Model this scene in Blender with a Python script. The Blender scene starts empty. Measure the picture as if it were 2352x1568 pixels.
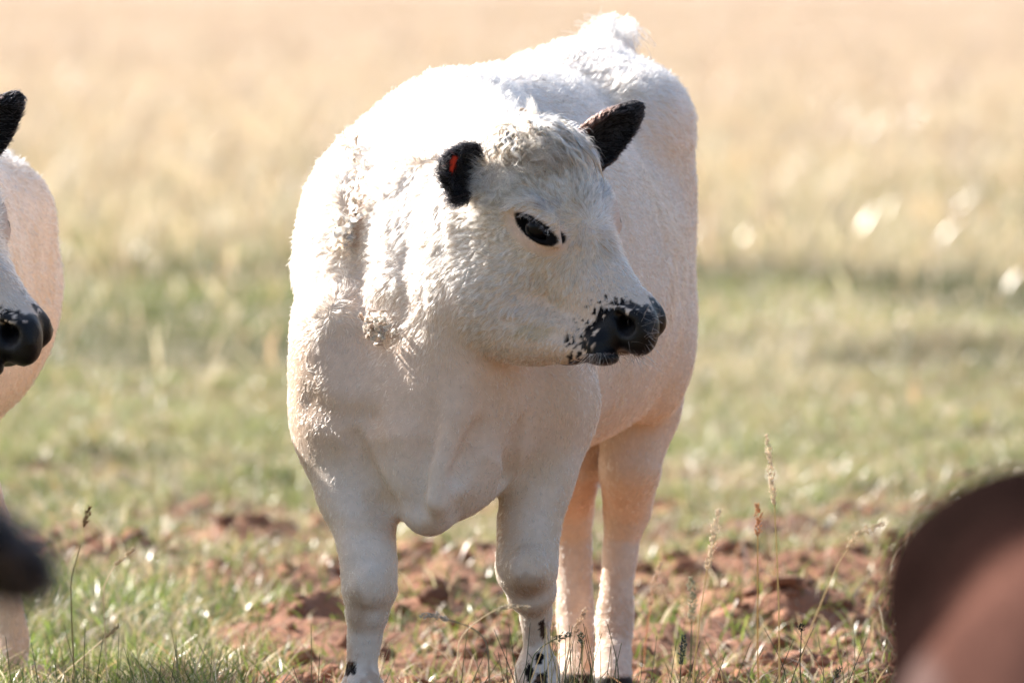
import bpy, math, os
import numpy as np
from mathutils import Vector

scn = bpy.context.scene
col = scn.collection

# ------------------------------------------------------------------ camera, sky, sun, exposure
CAM_D, CAM_H, FPX, VH = 20.0, 1.35, 25700.0, -85.0     # distance, height, focal length in photo pixels, horizon row
cam_d = bpy.data.cameras.new('camera')
cam = bpy.data.objects.new('camera', cam_d)
col.objects.link(cam)
cam.location = (0, -CAM_D, CAM_H)
cam.rotation_euler = (math.radians(90) - math.atan((784 - VH) / FPX), 0, 0)
cam_d.sensor_width = 36
cam_d.lens = FPX / 2352 * 36
cam_d.clip_start = 0.5
cam_d.clip_end = 5000
cam_d.dof.use_dof = True
cam_d.dof.focus_distance = 19.75
cam_d.dof.aperture_fstop = 5.6
cam_d.dof.aperture_blades = 0
scn.camera = cam

SUN_AZ, SUN_EL = math.radians(51), math.radians(34)     # azimuth left of straight ahead, elevation
to_sun = Vector((-math.sin(SUN_AZ) * math.cos(SUN_EL), math.cos(SUN_AZ) * math.cos(SUN_EL), math.sin(SUN_EL)))
world = bpy.data.worlds.new('World')
scn.world = world
world.use_nodes = True
wn = world.node_tree
bg = wn.nodes['Background']
sky = wn.nodes.new('ShaderNodeTexSky')
sky.sky_type = 'NISHITA'
sky.sun_disc = False
sky.sun_elevation = SUN_EL
sky.sun_rotation = -SUN_AZ
sky.air_density = 1.0
sky.dust_density = 2.5
wn.links.new(sky.outputs[0], bg.inputs[0])
bg.inputs[1].default_value = 0.11
sl = bpy.data.lights.new('sun', 'SUN')
sl.energy = 5.0
sl.angle = math.radians(0.5)
sl.color = (1.0, 0.92, 0.83)
so = bpy.data.objects.new('sun', sl)
so.rotation_euler = to_sun.to_track_quat('Z', 'Y').to_euler()
col.objects.link(so)
scn.view_settings.view_transform = 'Standard'
scn.view_settings.look = 'None'
scn.view_settings.exposure = 1.12
scn.view_settings.gamma = 1
scn.cycles.max_bounces = 14
scn.cycles.diffuse_bounces = 4
scn.cycles.glossy_bounces = 3
scn.cycles.transmission_bounces = 14
scn.cycles.transparent_max_bounces = 8
scn.cycles.use_denoising = True
scn.cycles_curves.shape = 'THICK'

rng = np.random.default_rng(7)

def W(u, v, Y):
    """point of the place seen at column u, row v of the photograph at depth Y"""
    d = Y + CAM_D
    return np.array([(u - 1176) * d / FPX, Y, CAM_H - (v - VH) * d / FPX])

# ------------------------------------------------------------------ value noise
def _hash(i, j, k, seed):
    n = (i * 374761393 + j * 668265263 + k * 2147483647 + seed * 974711) & 0xffffffff
    n = ((n ^ (n >> 13)) * 1274126177) & 0xffffffff
    n = n ^ (n >> 16)
    return (n & 0xffff).astype(np.float32) / 65535.0

def vnoise(p, scale, seed=0):
    """smooth value noise -1..1 for points (n,3); scale = feature size in metres"""
    q = np.asarray(p, dtype=np.float64) / scale
    f = np.floor(q)
    t = (q - f).astype(np.float32)
    t = t * t * (3 - 2 * t)
    i = f.astype(np.int64) + 1000
    out = 0
    for a in (0, 1):
        wa = t[:, 0] if a else 1 - t[:, 0]
        for b in (0, 1):
            wb = t[:, 1] if b else 1 - t[:, 1]
            for c in (0, 1):
                wc = t[:, 2] if c else 1 - t[:, 2]
                out = out + wa * wb * wc * _hash(i[:, 0] + a, i[:, 1] + b, i[:, 2] + c, seed)
    return out * 2 - 1

def vec_noise(p, scale, seed=0):
    return np.stack([vnoise(p, scale, seed + s) for s in (11, 23, 37)], 1)

def sstep(a, b, x):
    t = np.clip((x - a) / (b - a), 0, 1)
    return t * t * (3 - 2 * t)

# ------------------------------------------------------------------ implicit solid -> mesh
class Solid:
    def __init__(s):
        s.ops = []          # (kind, params, k, lo, hi)

    def ell(s, c, r, k=0.03, axes=None, sub=False):
        c = np.array(c, float); r = np.array(r, float)
        A = np.eye(3) if axes is None else np.array(axes, float)   # rows = local axes in world
        ext = np.sqrt(((A * r[:, None]) ** 2).sum(0))
        s.ops.append(('E', (c, r, A), k, c - ext, c + ext, sub))

    def cone(s, a, b, ra, rb, k=0.03, sub=False):
        a = np.array(a, float); b = np.array(b, float)
        lo = np.minimum(a - ra, b - rb); hi = np.maximum(a + ra, b + rb)
        s.ops.append(('C', (a, b, ra, rb), k, lo, hi, sub))

    def chain(s, pts, k=0.02, sub=False):
        P = np.array([p for p, r in pts], float); R = np.array([r for p, r in pts], float)
        s.ops.append(('P', (P, R), k, (P - R[:, None]).min(0), (P + R[:, None]).max(0), sub))

    def surf(s, u, v, y0=-.9):
        """point and normal of the surface first met along the line of sight (u, v)"""
        Y = np.arange(y0, 1.6, .002)
        p = np.array([W(u, v, y) for y in Y], np.float32)
        d = s.dist(p)
        i = int(np.argmax(d < 0))
        if not (d < 0).any() or i == 0:
            raise ValueError('line of sight misses the body')
        t = d[i - 1] / (d[i - 1] - d[i])
        q = p[i - 1] + (p[i] - p[i - 1]) * t
        return q.astype(float), s.grad(q[None])[0]

    def trace(s, pts):
        out = []
        for u, v in pts:
            try: out.append(s.surf(u, v))
            except ValueError: continue
        return out

    def grad(s, P, e=.004):
        P = np.asarray(P, np.float32)
        g = np.stack([s.dist(P + np.array(o, np.float32)) - s.dist(P - np.array(o, np.float32)) for o in ((e, 0, 0), (0, e, 0), (0, 0, e))], 1)
        return g / (np.linalg.norm(g, axis=1, keepdims=True) + 1e-9)

    def bounds(s):
        lo = np.min([o[3] for o in s.ops if not o[5]], 0) - 0.04
        hi = np.max([o[4] for o in s.ops if not o[5]], 0) + 0.04
        return lo, hi

    def dist(s, P):
        d = np.full(len(P), 1.0, np.float32)
        for kind, par, k, lo, hi, sub in s.ops:
            m = k + 0.05
            idx = np.flatnonzero(((P > lo - m) & (P < hi + m)).all(1))
            if not len(idx):
                continue
            p = P[idx]
            if kind == 'E':
                c, r, A = par
                q = (p - c) @ A.T.astype(np.float32)
                k0 = np.sqrt(((q / r) ** 2).sum(1)); k1 = np.sqrt(((q / (r * r)) ** 2).sum(1)) + 1e-9
                e = k0 * (k0 - 1) / k1
                e = np.where(k0 < 1e-3, -r.min(), e)
            elif kind == 'P':
                e = np.full(len(p), 9, np.float32)
                for a, b, ra, rb in zip(par[0][:-1], par[0][1:], par[1][:-1], par[1][1:]):
                    ab = b - a
                    t = np.clip(((p - a) @ ab) / (ab @ ab), 0, 1)
                    ts = t * t * (3 - 2 * t)
                    e = np.minimum(e, np.sqrt(((p - a - t[:, None] * ab) ** 2).sum(1)) - (ra + (rb - ra) * ts))
            else:
                a, b, ra, rb = par
                ab = b - a
                t = np.clip(((p - a) @ ab) / (ab @ ab), 0, 1)
                e = np.sqrt(((p - a - t[:, None] * ab) ** 2).sum(1)) - (ra + (rb - ra) * t)
            d0 = d[idx]
            if sub:
                h = np.clip(0.5 - 0.5 * (d0 + e) / k, 0, 1)
                d[idx] = d0 + (-e - d0) * h + k * h * (1 - h)
            else:
                h = np.clip(0.5 + 0.5 * (e - d0) / k, 0, 1)
                d[idx] = e + (d0 - e) * h - k * h * (1 - h)
        return d

    def mesh(s, step, bump=None):
        lo, hi = s.bounds()
        B = 8
        nb = np.ceil((hi - lo) / (step * B)).astype(int)
        n = nb * B
        cx = [lo[i] + (np.arange(nb[i]) + 0.5) * B * step for i in range(3)]
        G = np.stack(np.meshgrid(*cx, indexing='ij'), -1).reshape(-1, 3).astype(np.float32)
        dc = s.dist(G)
        act = np.abs(dc) < B * step * 0.87 + 0.012
        D = np.repeat(np.repeat(np.repeat(np.where(dc < 0, -1, 1).astype(np.float32).reshape(nb), B, 0), B, 1), B, 2)
        ids = np.flatnonzero(act)
        o = np.stack(np.meshgrid(*[np.arange(B)] * 3, indexing='ij'), -1).reshape(-1, 3)
        bi = np.stack(np.unravel_index(ids, nb), 1)
        for ch in np.array_split(np.arange(len(ids)), max(1, len(ids) // 600)):
            I = (bi[ch][:, None, :] * B + o[None]).reshape(-1, 3)
            P = (lo + I * step).astype(np.float32)
            d = s.dist(P)
            if bump is not None:
                near = np.abs(d) < 0.03
                d[near] -= bump(P[near])
            D[I[:, 0], I[:, 1], I[:, 2]] = d
        ins = (D < 0)
        cnt = np.zeros([k - 1 for k in n], np.uint8)
        for a in (0, 1):
            for b in (0, 1):
                for c in (0, 1):
                    cnt += ins[a:n[0] - 1 + a, b:n[1] - 1 + b, c:n[2] - 1 + c]
        cells = np.argwhere((cnt > 0) & (cnt < 8))
        vid = np.full(cnt.shape, -1, np.int32)
        vid[cells[:, 0], cells[:, 1], cells[:, 2]] = np.arange(len(cells))
        acc = np.zeros((len(cells), 3)); num = np.zeros(len(cells))
        cor = [(a, b, c) for a in (0, 1) for b in (0, 1) for c in (0, 1)]
        vals = {q: D[cells[:, 0] + q[0], cells[:, 1] + q[1], cells[:, 2] + q[2]] for q in cor}
        for q in cor:
            for ax in range(3):
                if q[ax] == 0:
                    w = list(q); w[ax] = 1; w = tuple(w)
                    va, vb = vals[q], vals[w]
                    m = (va < 0) != (vb < 0)
                    t = va / np.where(m, va - vb, 1)
                    p = np.array(q, float)[None] + np.zeros((len(cells), 3))
                    p[:, ax] = t
                    acc[m] += p[m]; num[m] += 1
        V = lo + (cells + acc / num[:, None]) * step
        F = []
        for ax in range(3):
            sl0 = [slice(1, -1)] * 3; sl1 = [slice(1, -1)] * 3
            sl0[ax] = slice(0, n[ax] - 1); sl1[ax] = slice(1, n[ax])
            a_, b_ = ins[tuple(sl0)], ins[tuple(sl1)]
            E = np.argwhere(a_ != b_)
            flip = a_[E[:, 0], E[:, 1], E[:, 2]]
            for j in range(3):
                if j != ax:
                    E[:, j] += 1
            o1, o2 = [j for j in range(3) if j != ax]
            def g(d1, d2):
                q = E.copy(); q[:, o1] -= d1; q[:, o2] -= d2
                return vid[q[:, 0], q[:, 1], q[:, 2]]
            quad = np.stack([g(0, 0), g(1, 0), g(1, 1), g(0, 1)], 1)
            if ax == 1:
                flip = ~flip
            quad[~flip] = quad[~flip][:, ::-1]
            F.append(quad)
        F = np.concatenate(F)
        F = F[(F >= 0).all(1)]
        # light smoothing
        E = np.concatenate([F[:, [0, 1]], F[:, [1, 2]], F[:, [2, 3]], F[:, [3, 0]]])
        for _ in range(2):
            S = np.zeros_like(V); N = np.bincount(E[:, 0], minlength=len(V)) + np.bincount(E[:, 1], minlength=len(V))
            for j in range(3):
                S[:, j] = np.bincount(E[:, 0], V[E[:, 1], j], len(V)) + np.bincount(E[:, 1], V[E[:, 0], j], len(V))
            V = V * 0.5 + 0.5 * S / np.maximum(N, 1)[:, None]
        return V, F

def make_mesh(name, V, F, mat, parent=None, smooth=True, colors=None):
    me = bpy.data.meshes.new(name)
    V = np.asarray(V, np.float32)
    me.vertices.add(len(V)); me.vertices.foreach_set('co', V.ravel())
    F = np.asarray(F, np.int32); k = F.shape[1]
    me.loops.add(F.size); me.loops.foreach_set('vertex_index', F.ravel())
    me.polygons.add(len(F))
    me.polygons.foreach_set('loop_start', np.arange(0, F.size, k, dtype=np.int32))
    if smooth:
        me.polygons.foreach_set('use_smooth', np.ones(len(F), bool))
    if colors is not None:
        at = me.color_attributes.new('tint', 'FLOAT_COLOR', 'POINT')
        C = np.ones((len(V), 4), np.float32); C[:, :colors.shape[1]] = colors
        at.data.foreach_set('color', C.ravel())
    me.update(calc_edges=True)
    me.validate()
    ob = bpy.data.objects.new(name, me)
    col.objects.link(ob)
    if mat: me.materials.append(mat)
    if parent: ob.parent = parent
    return ob

# ------------------------------------------------------------------ materials
def new_mat(name):
    m = bpy.data.materials.new(name); m.use_nodes = True
    nt = m.node_tree
    return m, nt, nt.nodes['Principled BSDF'], nt.nodes['Material Output']

def attr(nt, name='tint'):
    a = nt.nodes.new('ShaderNodeAttribute'); a.attribute_name = name
    return a

def hide_mat(name, rough=0.75, sss=0.0, spec=.12):
    m, nt, p, out = new_mat(name)
    a = attr(nt)
    nt.links.new(a.outputs['Color'], p.inputs['Base Color'])
    # alpha channel of the tint = wetness
    mr = nt.nodes.new('ShaderNodeMapRange')
    mr.inputs[3].default_value = rough; mr.inputs[4].default_value = 0.36
    nt.links.new(a.outputs['Alpha'], mr.inputs[0])
    nt.links.new(mr.outputs[0], p.inputs['Roughness'])
    vo = nt.nodes.new('ShaderNodeTexVoronoi'); vo.inputs['Scale'].default_value = 420
    tc = nt.nodes.new('ShaderNodeTexCoord'); nt.links.new(tc.outputs['Object'], vo.inputs['Vector'])
    bp = nt.nodes.new('ShaderNodeBump'); bp.inputs['Strength'].default_value = 0.35; bp.inputs['Distance'].default_value = 0.002
    nt.links.new(vo.outputs[0], bp.inputs['Height']); nt.links.new(bp.outputs[0], p.inputs['Normal'])
    p.inputs['Specular IOR Level'].default_value = spec
    mw = nt.nodes.new('ShaderNodeMapRange'); mw.inputs[3].default_value = spec; mw.inputs[4].default_value = spec * 2
    nt.links.new(a.outputs['Alpha'], mw.inputs[0]); nt.links.new(mw.outputs[0], p.inputs['Specular IOR Level'])
    if sss:
        p.inputs['Subsurface Weight'].default_value = sss
        p.inputs['Subsurface Radius'].default_value = (1, .35, .2)
        p.inputs['Subsurface Scale'].default_value = 0.015
    return m

def fibre_mat(name, trans=0.45, gloss=0.04, tcol=(1, 1, 1)):
    """diffuse + translucent + a little gloss, for hair and grass"""
    m, nt, p, out = new_mat(name)
    nt.nodes.remove(p)
    a = attr(nt)
    d = nt.nodes.new('ShaderNodeBsdfDiffuse'); t = nt.nodes.new('ShaderNodeBsdfTranslucent'); g = nt.nodes.new('ShaderNodeBsdfGlossy')
    g.inputs['Roughness'].default_value = 0.30
    m1 = nt.nodes.new('ShaderNodeMixShader'); m2 = nt.nodes.new('ShaderNodeMixShader')
    mx = nt.nodes.new('ShaderNodeMix'); mx.data_type = 'RGBA'; mx.blend_type = 'MULTIPLY'; mx.inputs[0].default_value = 1
    nt.links.new(a.outputs['Color'], mx.inputs[6]); mx.inputs[7].default_value = (*tcol, 1)
    nt.links.new(a.outputs['Color'], d.inputs[0]); nt.links.new(mx.outputs[2], t.inputs[0])
    m1.inputs[0].default_value = trans; m2.inputs[0].default_value = gloss
    nt.links.new(d.outputs[0], m1.inputs[1]); nt.links.new(t.outputs[0], m1.inputs[2])
    nt.links.new(m1.outputs[0], m2.inputs[1]); nt.links.new(g.outputs[0], m2.inputs[2])
    nt.links.new(m2.outputs[0], out.inputs[0])
    return m

def hair_mat(name):
    m, nt, p, out = new_mat(name)
    nt.nodes.remove(p)
    a = attr(nt)
    h = nt.nodes.new('ShaderNodeBsdfHairPrincipled')
    h.model = 'CHIANG'; h.parametrization = 'COLOR'
    nt.links.new(a.outputs['Color'], h.inputs['Color'])
    h.inputs['Roughness'].default_value = .45
    h.inputs['Radial Roughness'].default_value = .6
    nt.links.new(h.outputs[0], out.inputs[0])
    return m

M_hide = hide_mat('calf_hide', 0.8, 0.0)
M_fur = hair_mat('calf_fur')
m_, nt_, p_, _o = new_mat('wet_eye')
p_.inputs['Base Color'].default_value = (.006, .005, .006, 1); p_.inputs['Roughness'].default_value = 0.08; p_.inputs['Specular IOR Level'].default_value = 0.15
M_eye = m_

def tag(o, label=None, cat=None, group=None, kind=None):
    if label: o['label'] = label
    if cat: o['category'] = cat
    if group: o['group'] = group
    if kind: o['kind'] = kind
    return o
# ------------------------------------------------------------------ calves
def nrm(a):
    a = np.asarray(a, float); return a / np.linalg.norm(a)

def head_axes(yaw, pitch, roll):
    y, p, r = map(math.radians, (yaw, pitch, roll))
    f = np.array([math.sin(y) * math.cos(p), -math.cos(y) * math.cos(p), -math.sin(p)])
    l0 = np.array([math.cos(y), math.sin(y), 0.0])
    u0 = np.cross(f, l0)
    l = math.cos(r) * l0 + math.sin(r) * u0
    u = math.cos(r) * u0 - math.sin(r) * l0
    return f, l, u

def add_head(S, O, ax, hs=1.0, ws=1.0):
    f, l, u = ax
    A = np.stack([f, l, u])
    H = lambda x, y, z: O + hs * (x * f + y * ws * l + z * u)
    e = lambda c, r, k=.03, sub=False: S.ell(H(*c), np.array(r) * hs * np.array([1, ws, 1]), k, A, sub)
    c = lambda a, b, ra, rb, k=.03, sub=False: S.cone(H(*a), H(*b), ra * hs, rb * hs, k, sub)
    e((.075, 0, -.065), (.11, .088, .085))                 # skull
    e((.03, 0, -.025), (.06, .06, .05), .04)               # poll
    e((.125, 0, -.045), (.11, .082, .066), .04)            # forehead
    c((.17, 0, -.058), (.345, 0, -.052), .060, .043, .04)   # bridge of the nose
    for s in (-1, 1):
        e((.152, s * .072, -.036), (.055, .028, .036), .03)        # orbit
        e((.115, s * .046, -.125), (.105, .046, .085), .04)        # cheek
        e((.06, s * .05, -.10), (.07, .045, .08), .04)
        c((.16, s * .034, -.10), (.34, s * .022, -.078), .058, .042, .04)
    c((.10, 0, -.15), (.365, 0, -.105), .055, .028, .03)   # lower jaw
    e((.374, 0, -.058), (.044, .054, .054), .025)          # muzzle
    e((.366, 0, -.090), (.044, .050, .030), .02)            # upper lip
    e((.352, 0, -.122), (.036, .034, .019), .010)
    e((.398, 0, -.078), (.020, .040, .034), .02)            # blunt front of the nose          # lower lip
    for s in (-1, 1):
        e((.390, s * .034, -.048), (.030, .022, .034), .015)          # nostril wing
    return H, A

def cup_ear(S, base, tip, half, open_dir, flat=.42, stalk=1.0):
    """ear: a flattened leaf with a hollow on the open side"""
    base = np.array(base, float); tip = np.array(tip, float)
    a = tip - base; L = np.linalg.norm(a); a /= L
    o = np.array(open_dir, float); o -= (o @ a) * a; o /= np.linalg.norm(o)
    b = np.cross(a, o); b /= np.linalg.norm(b)
    c = base + a * L * .53
    A = np.stack([a, b, o])
    S.ell(base + a * L * .42, (L * .40, half, half * flat), .012, A)
    S.ell(base + a * L * .78, (L * .24, half * .50, half * flat * .7), .030, A)
    S.cone(base - a * .02, base + a * L * .25, half * .5 * stalk, half * .62 * stalk, .02)
    S.ell(base + a * L * .46 + o * half * .34, (L * .36, half * .76, half * flat * 1.05), .006, A, True)
    return dict(base=base, a=a, b=b, o=o, L=L, half=half)

def leg_chain(S, pts, k=.02, dx=0.0):
    S.chain([(W(u, v, y) + np.array([dx * (.36 + max(0, 1 - (v - 900) / 480)), 0, 0]), r) for u, v, y, r in pts], k)

def calf_main(drop=0.0):
    S = Solid()
    yaw = math.radians(16)
    ax = np.array([math.sin(yaw), math.cos(yaw), 0]); sx = np.array([math.cos(yaw), -math.sin(yaw), 0]); uz = np.array([0, 0, 1.])
    T = np.stack([sx, ax, uz])
    B = lambda s, a, z: np.array([-.135, .10, 0]) + ax * a + sx * (s - .70 * drop * (a > .4)) + uz * (z - drop * (a > .4) * (z > .8))     # body frame: side, along, height
    S.ell(B(.02, .95, .93), (.195, .25, .25), .06, T)        # rump
    S.ell(B(0, .52, .80), (.25, .50, .325), .08, T)       # barrel
    S.ell(B(.02, .50, .66), (.20, .38, .23), .08, T)         # belly
    S.ell(B(0, .14, .76), (.235, .28, .33), .08, T)         # ribcage
    S.ell(B(-.01, .18, 1.0), (.10, .22, .12), .07, T)         # withers
    S.ell(B(-.02, .55, 1.07), (.13, .40, .085), .07, T)        # loin
    S.ell(B(-.01, 1.0, 1.11), (.11, .22, .085), .06, T)        # croup
    for s in (-1, 1):
        S.ell(B(.018 + s * .11, .90, 1.06), (.09, .14, .09), .06, T)   # hip bone
    S.ell(B(.115 - .2 * drop, .72, .72), (.13, .34, .23), .08, T)
    if not drop: S.ell(W(1498, 800, .95), (.072, .13, .14), .07)
    # chest and brisket
    S.ell(W(1010, 900, .02), (.20, .15, .20), .07)
    S.ell(W(1000, 1010, -.04), (.15, .12, .13), .05)
    S.cone(W(1012, 1050, -.10), W(985, 1172, -.13), .100, .046, .05)
    S.ell(W(1000, 1095, -.06), (.090, .10, .075), .05)
    S.cone(W(1045, 860, -.13), W(1000, 1150, -.175), .045, .022, .04)    # dewlap folds
    S.cone(W(1140, 850, -.06), W(1040, 1110, -.16), .035, .018, .025)
    g3 = S.trace(((1010, 900), (985, 1000), (962, 1090), (958, 1160))) 
    S.chain([(p + n * .003, .017) for p, n in g3], .035, True)
    g3 = S.trace(((1075, 870), (1050, 960), (1022, 1060), (1000, 1150)))
    S.chain([(p - n * .006, r) for (p, n), r in zip(g3, (.018, .021, .020, .014))], .022)
    g3 = S.trace(((1110, 900), (1090, 1000), (1055, 1090))) 
    S.chain([(p + n * .003, .015) for p, n in g3], .03, True)
    # shoulders
    S.ell(W(815, 620, .22), (.11, .20, .22), .06)
    S.ell(W(790, 790, .07), (.100, .13, .130), .04)         # point of shoulder, viewer's left
    S.ell(W(1225, 800, .22), (.115, .18, .24), .06)
    S.ell(W(1250, 900, .08), (.09, .12, .14), .05)
    S.chain([(W(1190, 920, -.085), .006), (W(1180, 980, -.085), .008), (W(1168, 1080, -.07), .008)], .03, True)
    S.ell(W(800, 950, .05), (.100, .13, .13), .06)
    # front legs
    leg_chain(S, [(790, 960, .08, .086), (812, 1120, .0, .070), (838, 1230, -.06, .0545), (846, 1285, -.09, .052), (848, 1350, -.105, .0505), (843, 1405, -.10, .040),
                  (838, 1450, -.09, .0325), (831, 1520, -.09, .028), (831, 1550, -.09, .030), (832, 1590, -.10, .038)], .04)
    S.cone(W(832, 1590, -.11), W(834, 1645, -.15), .036, .040, .02)
    leg_chain(S, [(1270, 930, .10, .082), (1247, 1060, .06, .068), (1216, 1195, .03, .059), (1212, 1250, .01, .056), (1210, 1305, -.01, .057), (1220, 1355, .01, .046),
                  (1231, 1400, .04, .030), (1232, 1475, .06, .0245), (1234, 1540, .06, .036)], .03)
    S.cone(W(1234, 1545, .05), W(1236, 1605, .02), .036, .042, .02)
    g3 = S.trace(((705, 925), (760, 958), (840, 962))) 
    S.chain([(p + n * .009, .009) for p, n in g3], .04, True)
    g3 = S.trace(((815, 380), (822, 470), (815, 560), (845, 680))) 
    S.chain([(p + n * .006, .014) for p, n in g3], .03, True)
    S.ell(W(848, 1345, -.145), (.026, .02, .034), .02)
    S.ell(W(1212, 1305, -.06), (.028, .02, .034), .02)
    g3 = S.trace(((812, 1010), (850, 1085), (893, 1150)))
    S.chain([(p + n * .004, .012) for p, n in g3], .030, True)
    g3 = S.trace(((1184, 950), (1170, 1030), (1160, 1098)))
    S.chain([(p + n * .003, .013) for p, n in g3], .030, True)
    # hind legs
    S.ell(B(.085 - .25 * drop, .98, .76), (.10, .17, .24), .06, T)
    S.ell(B(-.115 - .25 * drop, .98, .72), (.10, .17, .24), .06, T)
    leg_chain(S, [(1470, 930, 1.02, .080), (1448, 1060, 1.0, .060), (1442, 1165, 1.12, .047), (1428, 1240, 1.14, .035), (1418, 1340, 1.12, .031),
                  (1412, 1430, 1.10, .037), (1410, 1500, 1.06, .033)], .03, -.95 * drop)
    S.cone(W(1408, 1520, 1.04), W(1406, 1585, .99), .034, .040, .02)
    leg_chain(S, [(1330, 930, 1.10, .085), (1310, 1060, 1.10, .058), (1308, 1165, 1.22, .048), (1314, 1240, 1.24, .038), (1320, 1340, 1.22, .035),
                  (1322, 1420, 1.20, .037), (1325, 1500, 1.16, .033)], .03, -.95 * drop)
    S.cone(W(1325, 1520, 1.14), W(1325, 1580, 1.09), .034, .040, .02)
    # tail
    if not drop: S.chain([(W(1385, 150, 1.15), .045), (W(1398, 110, 1.22), .04), (W(1405, 100, 1.29), .03), (W(1405, 260, 1.37), .02), (W(1390, 600, 1.38), .014), (W(1380, 950, 1.38), .012)], .03)
    # neck
    O = W(1228, 322, -.20)
    hax = head_axes(58, 51, 15)
    S.cone(W(1130, 530, -.08), W(1010, 470, .30), .135, .20, .06)
    S.cone(W(1095, 660, -.09), W(1000, 680, .15), .125, .17, .06)
    S.cone(W(1085, 720, -.10), W(1045, 880, -.06), .105, .12, .05)      # throat
    S.chain([(W(985, 430, .04), .09), (W(945, 540, -.01), .072), (W(932, 660, -.05), .062), (W(915, 730, -.06), .040)], .035)   # wool edge of the neck
    S.cone(W(1180, 420, -.10), W(1060, 330, .28), .085, .12, .05)     # crest
    H, A = add_head(S, O, hax, .975, 1.15)
    # full cheek and throat
    S.ell(W(1165, 665, -.19), (.095, .075, .105), .04)
    S.chain([(W(1135, 745, -.15), .055), (W(1210, 765, -.22), .058), (W(1300, 783, -.28), .042), (W(1365, 800, -.33), .026)], .035)
    # mouth line
    q = [S.surf(*p) for p in ((1340, 812), (1325, 785), (1290, 768), (1230, 752), (1165, 738))]
    S.chain([(p + n * .002, r) for (p, n), r in zip(q, (.008, .009, .009, .008, .004))], .013, True)
    q = [S.surf(*p) for p in ((1330, 752), (1333, 780))]
    S.chain([(p + n * .003, .005) for (p, n) in q], .012, True)
    # eye: brow ridge, opening, lids
    pe, ne = S.surf(1226, 524)
    la = W(1274, 549, pe[1]) - W(1181, 501, pe[1]); la = nrm(la - (la @ ne) * ne + np.array([0, 0, 0]))
    up = nrm(np.cross(ne, la)); up = up if up[2] > 0 else -up
    E = np.stack([la, up, ne])
    S.chain([(pe - la * .052 + up * .012 - ne * .010, .012), (pe - la * .02 + up * .032 - ne * .006, .014), (pe + la * .022 + up * .026 - ne * .005, .012), (pe + la * .05 - up * .002 - ne * .008, .008)], .016)
    S.ell(pe - ne * .004, (.039, .0165, .024), .006, E, True)
    S.chain([(pe - la * .036 + up * .006 + ne * .001, .0045), (pe - la * .012 + up * .0185 + ne * .005, .0055), (pe + la * .016 + up * .014 + ne * .004, .005), (pe + la * .040 - up * .005 + ne * .000, .0035)], .006)
    S.chain([(pe - la * .036 + up * .001 + ne * .000, .0035), (pe - la * .01 - up * .0165 + ne * .002, .004), (pe + la * .018 - up * .0155 + ne * .001, .004), (pe + la * .042 - up * .008 - ne * .001, .003)], .006)
    S.chain([(pe - la * .040 + up * .024 + ne * .010, .004), (pe - la * .014 + up * .040 + ne * .012, .005), (pe + la * .024 + up * .030 + ne * .010, .004)], .014, True)
    eye = pe - ne * .0245
    # the other eye, mirrored about the head's middle plane
    rel = eye - O; far = O + rel - 2 * (rel @ hax[1]) * hax[1] - hax[1] * .006
    rel = pe - O; pf = O + rel - 2 * (rel @ hax[1]) * hax[1]; mir = lambda w: w - 2 * (w @ hax[1]) * hax[1]
    S.ell(pf - mir(ne) * .004, (.0375, .0165, .022), .007, np.stack([mir(la), mir(up), mir(ne)]), True)
    S.ell(W(1474, 748, -.335), (.030, .03, .034), .022)
    S.ell(W(1388, 822, -.335), (.028, .028, .015), .010)
    # nostril seen from the side
    p1, n1 = S.surf(1422, 724); p2, n2 = S.surf(1440, 752); p3, n3 = S.surf(1461, 784)
    S.chain([(p1 - n1 * .001, .009), (p2 - n2 * .004, .016), (p3 - n3 * .001, .012)], .010, True)
    S.cone(p2 - n2 * .004, p2 - n2 * .03 - hax[0] * .02, .016, .009, .008, True)
    m = [O + (p - O) - 2 * ((p - O) @ hax[1]) * hax[1] for p in (p1, p2, p3)]
    S.chain([(m[0], .004), (m[1] - mir(n2) * .002, .006), (m[2], .004)], .006, True)
    S.ell(W(1470, 783, -.335), (.026, .03, .026), .02)
    # rim over the nostril
    S.chain([(p1 + n1 * .001 + np.array([.002, 0, .012]), .006), (S.surf(1468, 728)[0], .006), (S.surf(1484, 765)[0], .005)], .014)
    earR = cup_ear(S, W(1106, 412, -.22), W(1016, 374, -.27), .058, (.36, -1, .0), .42, .6)
    earL = cup_ear(S, W(1300, 396 - 20 * (drop > 0), -.10), W(1470 - 24 * (drop > 0), 240 - 26 * (drop > 0), -.08), .050, (.40, -.85, -.35))
    return S, dict(H=H, A=A, O=O, hax=hax, ears=[earR, earL], eyes=[eye, far], E=E, pe=pe)

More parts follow.
